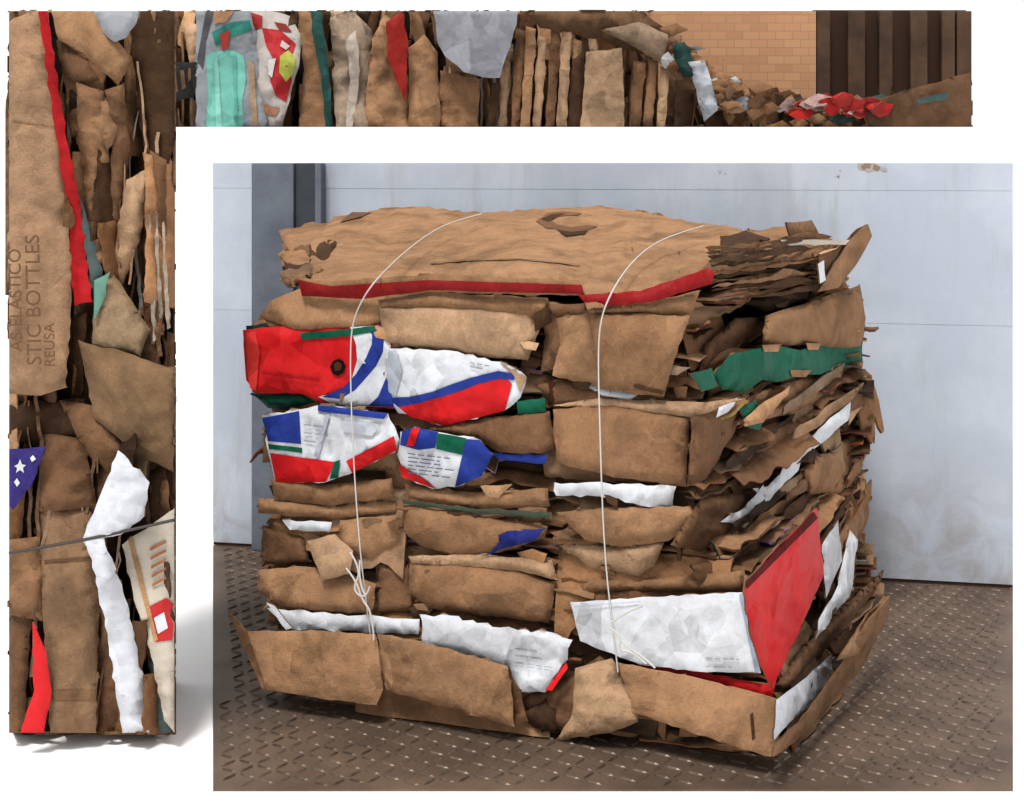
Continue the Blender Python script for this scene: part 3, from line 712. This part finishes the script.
wallbox('base_gap',0,1,0,.012,-.04,-.004,M_RUST,0)
def tt(px):
    d=ray(px,163); t=(WA-CAM).dot(wn)/d.dot(wn); q=CAM+d*t; return (q-WA).dot(wd)/wd.length_squared
# one patch of flaked paint with a rusty heart, near the top of the wall
rb=random.Random(4); M_PR=plain('bare_primer',(186,176,168)); M_PR2=plain('rust_spot',(158,134,118))
for k,(dx,z,s,mt) in enumerate(((0,1.487,.026,0),(-4,1.489,.012,1),(7,1.484,.010,1),(14,1.478,.008,0))):
    t=tt(870+dx); vs=[]
    for a in range(14):
        q=a/14*math.tau; s2=s*rb.uniform(.5,1.2); p=WA+wd*t+wn*(.003+.0006*k)+wd.normalized()*math.cos(q)*s2*1.6; vs.append((p.x,p.y,min(1.499,z+math.sin(q)*s2)))
    mesh_obj('flaked_paint_%d'%k,vs,[list(range(14))],M_PR2 if mt else M_PR,wall)
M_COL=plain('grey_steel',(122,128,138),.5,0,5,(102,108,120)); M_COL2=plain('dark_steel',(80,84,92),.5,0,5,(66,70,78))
col=empty('steel_column')
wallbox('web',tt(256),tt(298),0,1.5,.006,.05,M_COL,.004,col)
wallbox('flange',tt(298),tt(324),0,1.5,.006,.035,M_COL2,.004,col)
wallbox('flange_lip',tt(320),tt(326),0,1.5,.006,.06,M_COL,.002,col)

# checker plate deck
M_DECK=plain('checker_plate',(98,84,73),.5,.15,2.6,(134,115,99),.2,(.35,.68))
M_STUD=plain('worn_stud',(126,111,99),.42,.3,9.0,(80,68,59),0,(.4,.65))
Yf=F*H/(789.5-HY)
dk=[Vector(((213-CX)/F*Yf,Yf,0)),Vector(((1013-CX)/F*Yf,Yf,0)),Vector((WB.x,WB.y,0)),Vector((WA.x,WA.y,0))]
vs=[tuple(p) for p in dk]+[(p.x,p.y,DZ) for p in dk]
fs=[[0,1,2,3],[0,4,5,1],[1,5,6,2],[2,6,7,3],[3,7,4,0]]; mi=[0]*5
sp=.043; a0=math.radians(12)
for i in range(-80,80):
    for j in range(0,110):
        X0=i*sp; Y0=j*sp; X=X0*math.cos(a0)-Y0*math.sin(a0)+.5; Y=X0*math.sin(a0)+Y0*math.cos(a0)+2.2
        if Y<Yf+.03 or Y>5.95: continue
        if X<(214-CX)/F*Y+.03 or X>(1012-CX)/F*Y-.03: continue
        if (Vector((X,Y,0))-WA).dot(wn)<.02: continue
        an=a0+(math.radians(42) if (i+j)%2 else -math.radians(42))
        c_,s_=math.cos(an),math.sin(an); q=len(vs); hl,hw=.023,.0048
        for lx,ly,lz in ((-hl,0,.0003),(-hl*.45,-hw,.0003),(hl*.45,-hw,.0003),(hl,0,.0003),(hl*.45,hw,.0003),(-hl*.45,hw,.0003),(-hl*.6,0,.0042),(hl*.6,0,.0042)):
            vs.append((X+lx*c_-ly*s_,Y+lx*s_+ly*c_,lz))
        fs+=[[q,q+1,q+6],[q+1,q+2,q+7,q+6],[q+2,q+3,q+7],[q+3,q+4,q+7],[q+4,q+5,q+6,q+7],[q+5,q,q+6]]; mi+=[1]*6
me=bpy.data.meshes.new('steel_floor_plate'); me.from_pydata(vs,[],fs); me.materials.append(M_DECK); me.materials.append(M_STUD); me.polygons.foreach_set('material_index',mi); me.update()
link(bpy.data.objects.new('steel_floor_plate',me))

# brick building and timber shed glimpsed behind
m=bpy.data.materials.new('brick'); m.use_nodes=True; nt=m.node_tree; N=nt.nodes; Lk=nt.links
bt=N.new('ShaderNodeTexBrick'); bt.inputs['Scale'].default_value=6.5; bt.inputs['Color1'].default_value=lin((208,162,122),.72); bt.inputs['Color2'].default_value=lin((196,148,110),.72); bt.inputs['Mortar'].default_value=lin((180,142,112),.72); bt.inputs['Mortar Size'].default_value=.018
bt.inputs['Mortar Smooth'].default_value=.6
tc=N.new('ShaderNodeTexCoord'); mp=N.new('ShaderNodeMapping'); mp.inputs['Rotation'].default_value=(math.radians(90),0,0)
Lk.new(tc.outputs['Object'],mp.inputs['Vector']); Lk.new(mp.outputs['Vector'],bt.inputs['Vector']); Lk.new(bt.outputs['Color'],N['Principled BSDF'].inputs['Base Color'])
mesh_obj('wall_brick',boxv((640-CX)/F*7.0,(816-CX)/F*7.0,7.0,7.2,DZ,zz(11,7.0)),QF,m)
shed=empty('timber_shed'); M_W=plain('dark_timber',(104,80,62),.8,0,6,(76,58,46)); M_W2=plain('dark_inside',(78,57,44),.9)
xa=(816-CX)/F*7.0; xb=(972-CX)/F*7.0
mesh_obj('back_board',boxv(xa,xb-.01,7.06,7.1,DZ,zz(11,7.1)),QF,M_W2,shed)
n=5
for k in range(n):
    w=(xb-xa)/n
    mesh_obj('plank_%d'%k,boxv(xa+k*w+.004,xa+(k+.5+.12*(k%2))*w-.006,7.0,7.04,DZ,zz(11,7.0)),QF,M_W,shed,.004)
mesh_obj('end_post',boxv(xb-.07,xb-.001,7.0,7.05,DZ,zz(11,7.0)),QF,M_W,shed,.004)

# ================================================================ light + camera
w=bpy.data.worlds.new('sky'); bpy.context.scene.world=w; w.use_nodes=True
bg=w.node_tree.nodes['Background']; bg.inputs['Color'].default_value=(1,1,1,1); bg.inputs['Strength'].default_value=1.10
sun=bpy.data.lights.new('sun','SUN'); sun.energy=3.6; sun.angle=math.radians(14); sun.color=(1,.985,.96)
so=link(bpy.data.objects.new('sun',sun)); so.rotation_euler=Vector((.16,.50,-1.0)).to_track_quat('-Z','Y').to_euler()
cam=bpy.data.cameras.new('camera'); co=link(bpy.data.objects.new('camera',cam))
co.location=CAM; co.rotation_euler=(math.pi/2,0,0); cam.sensor_width=36; cam.lens=F*36/1024; cam.shift_y=-(401.5-HY)/1024
bpy.context.scene.camera=co
vsn=bpy.context.scene.view_settings; vsn.view_transform='Standard'; vsn.look='None'; vsn.exposure=0; vsn.gamma=0.83
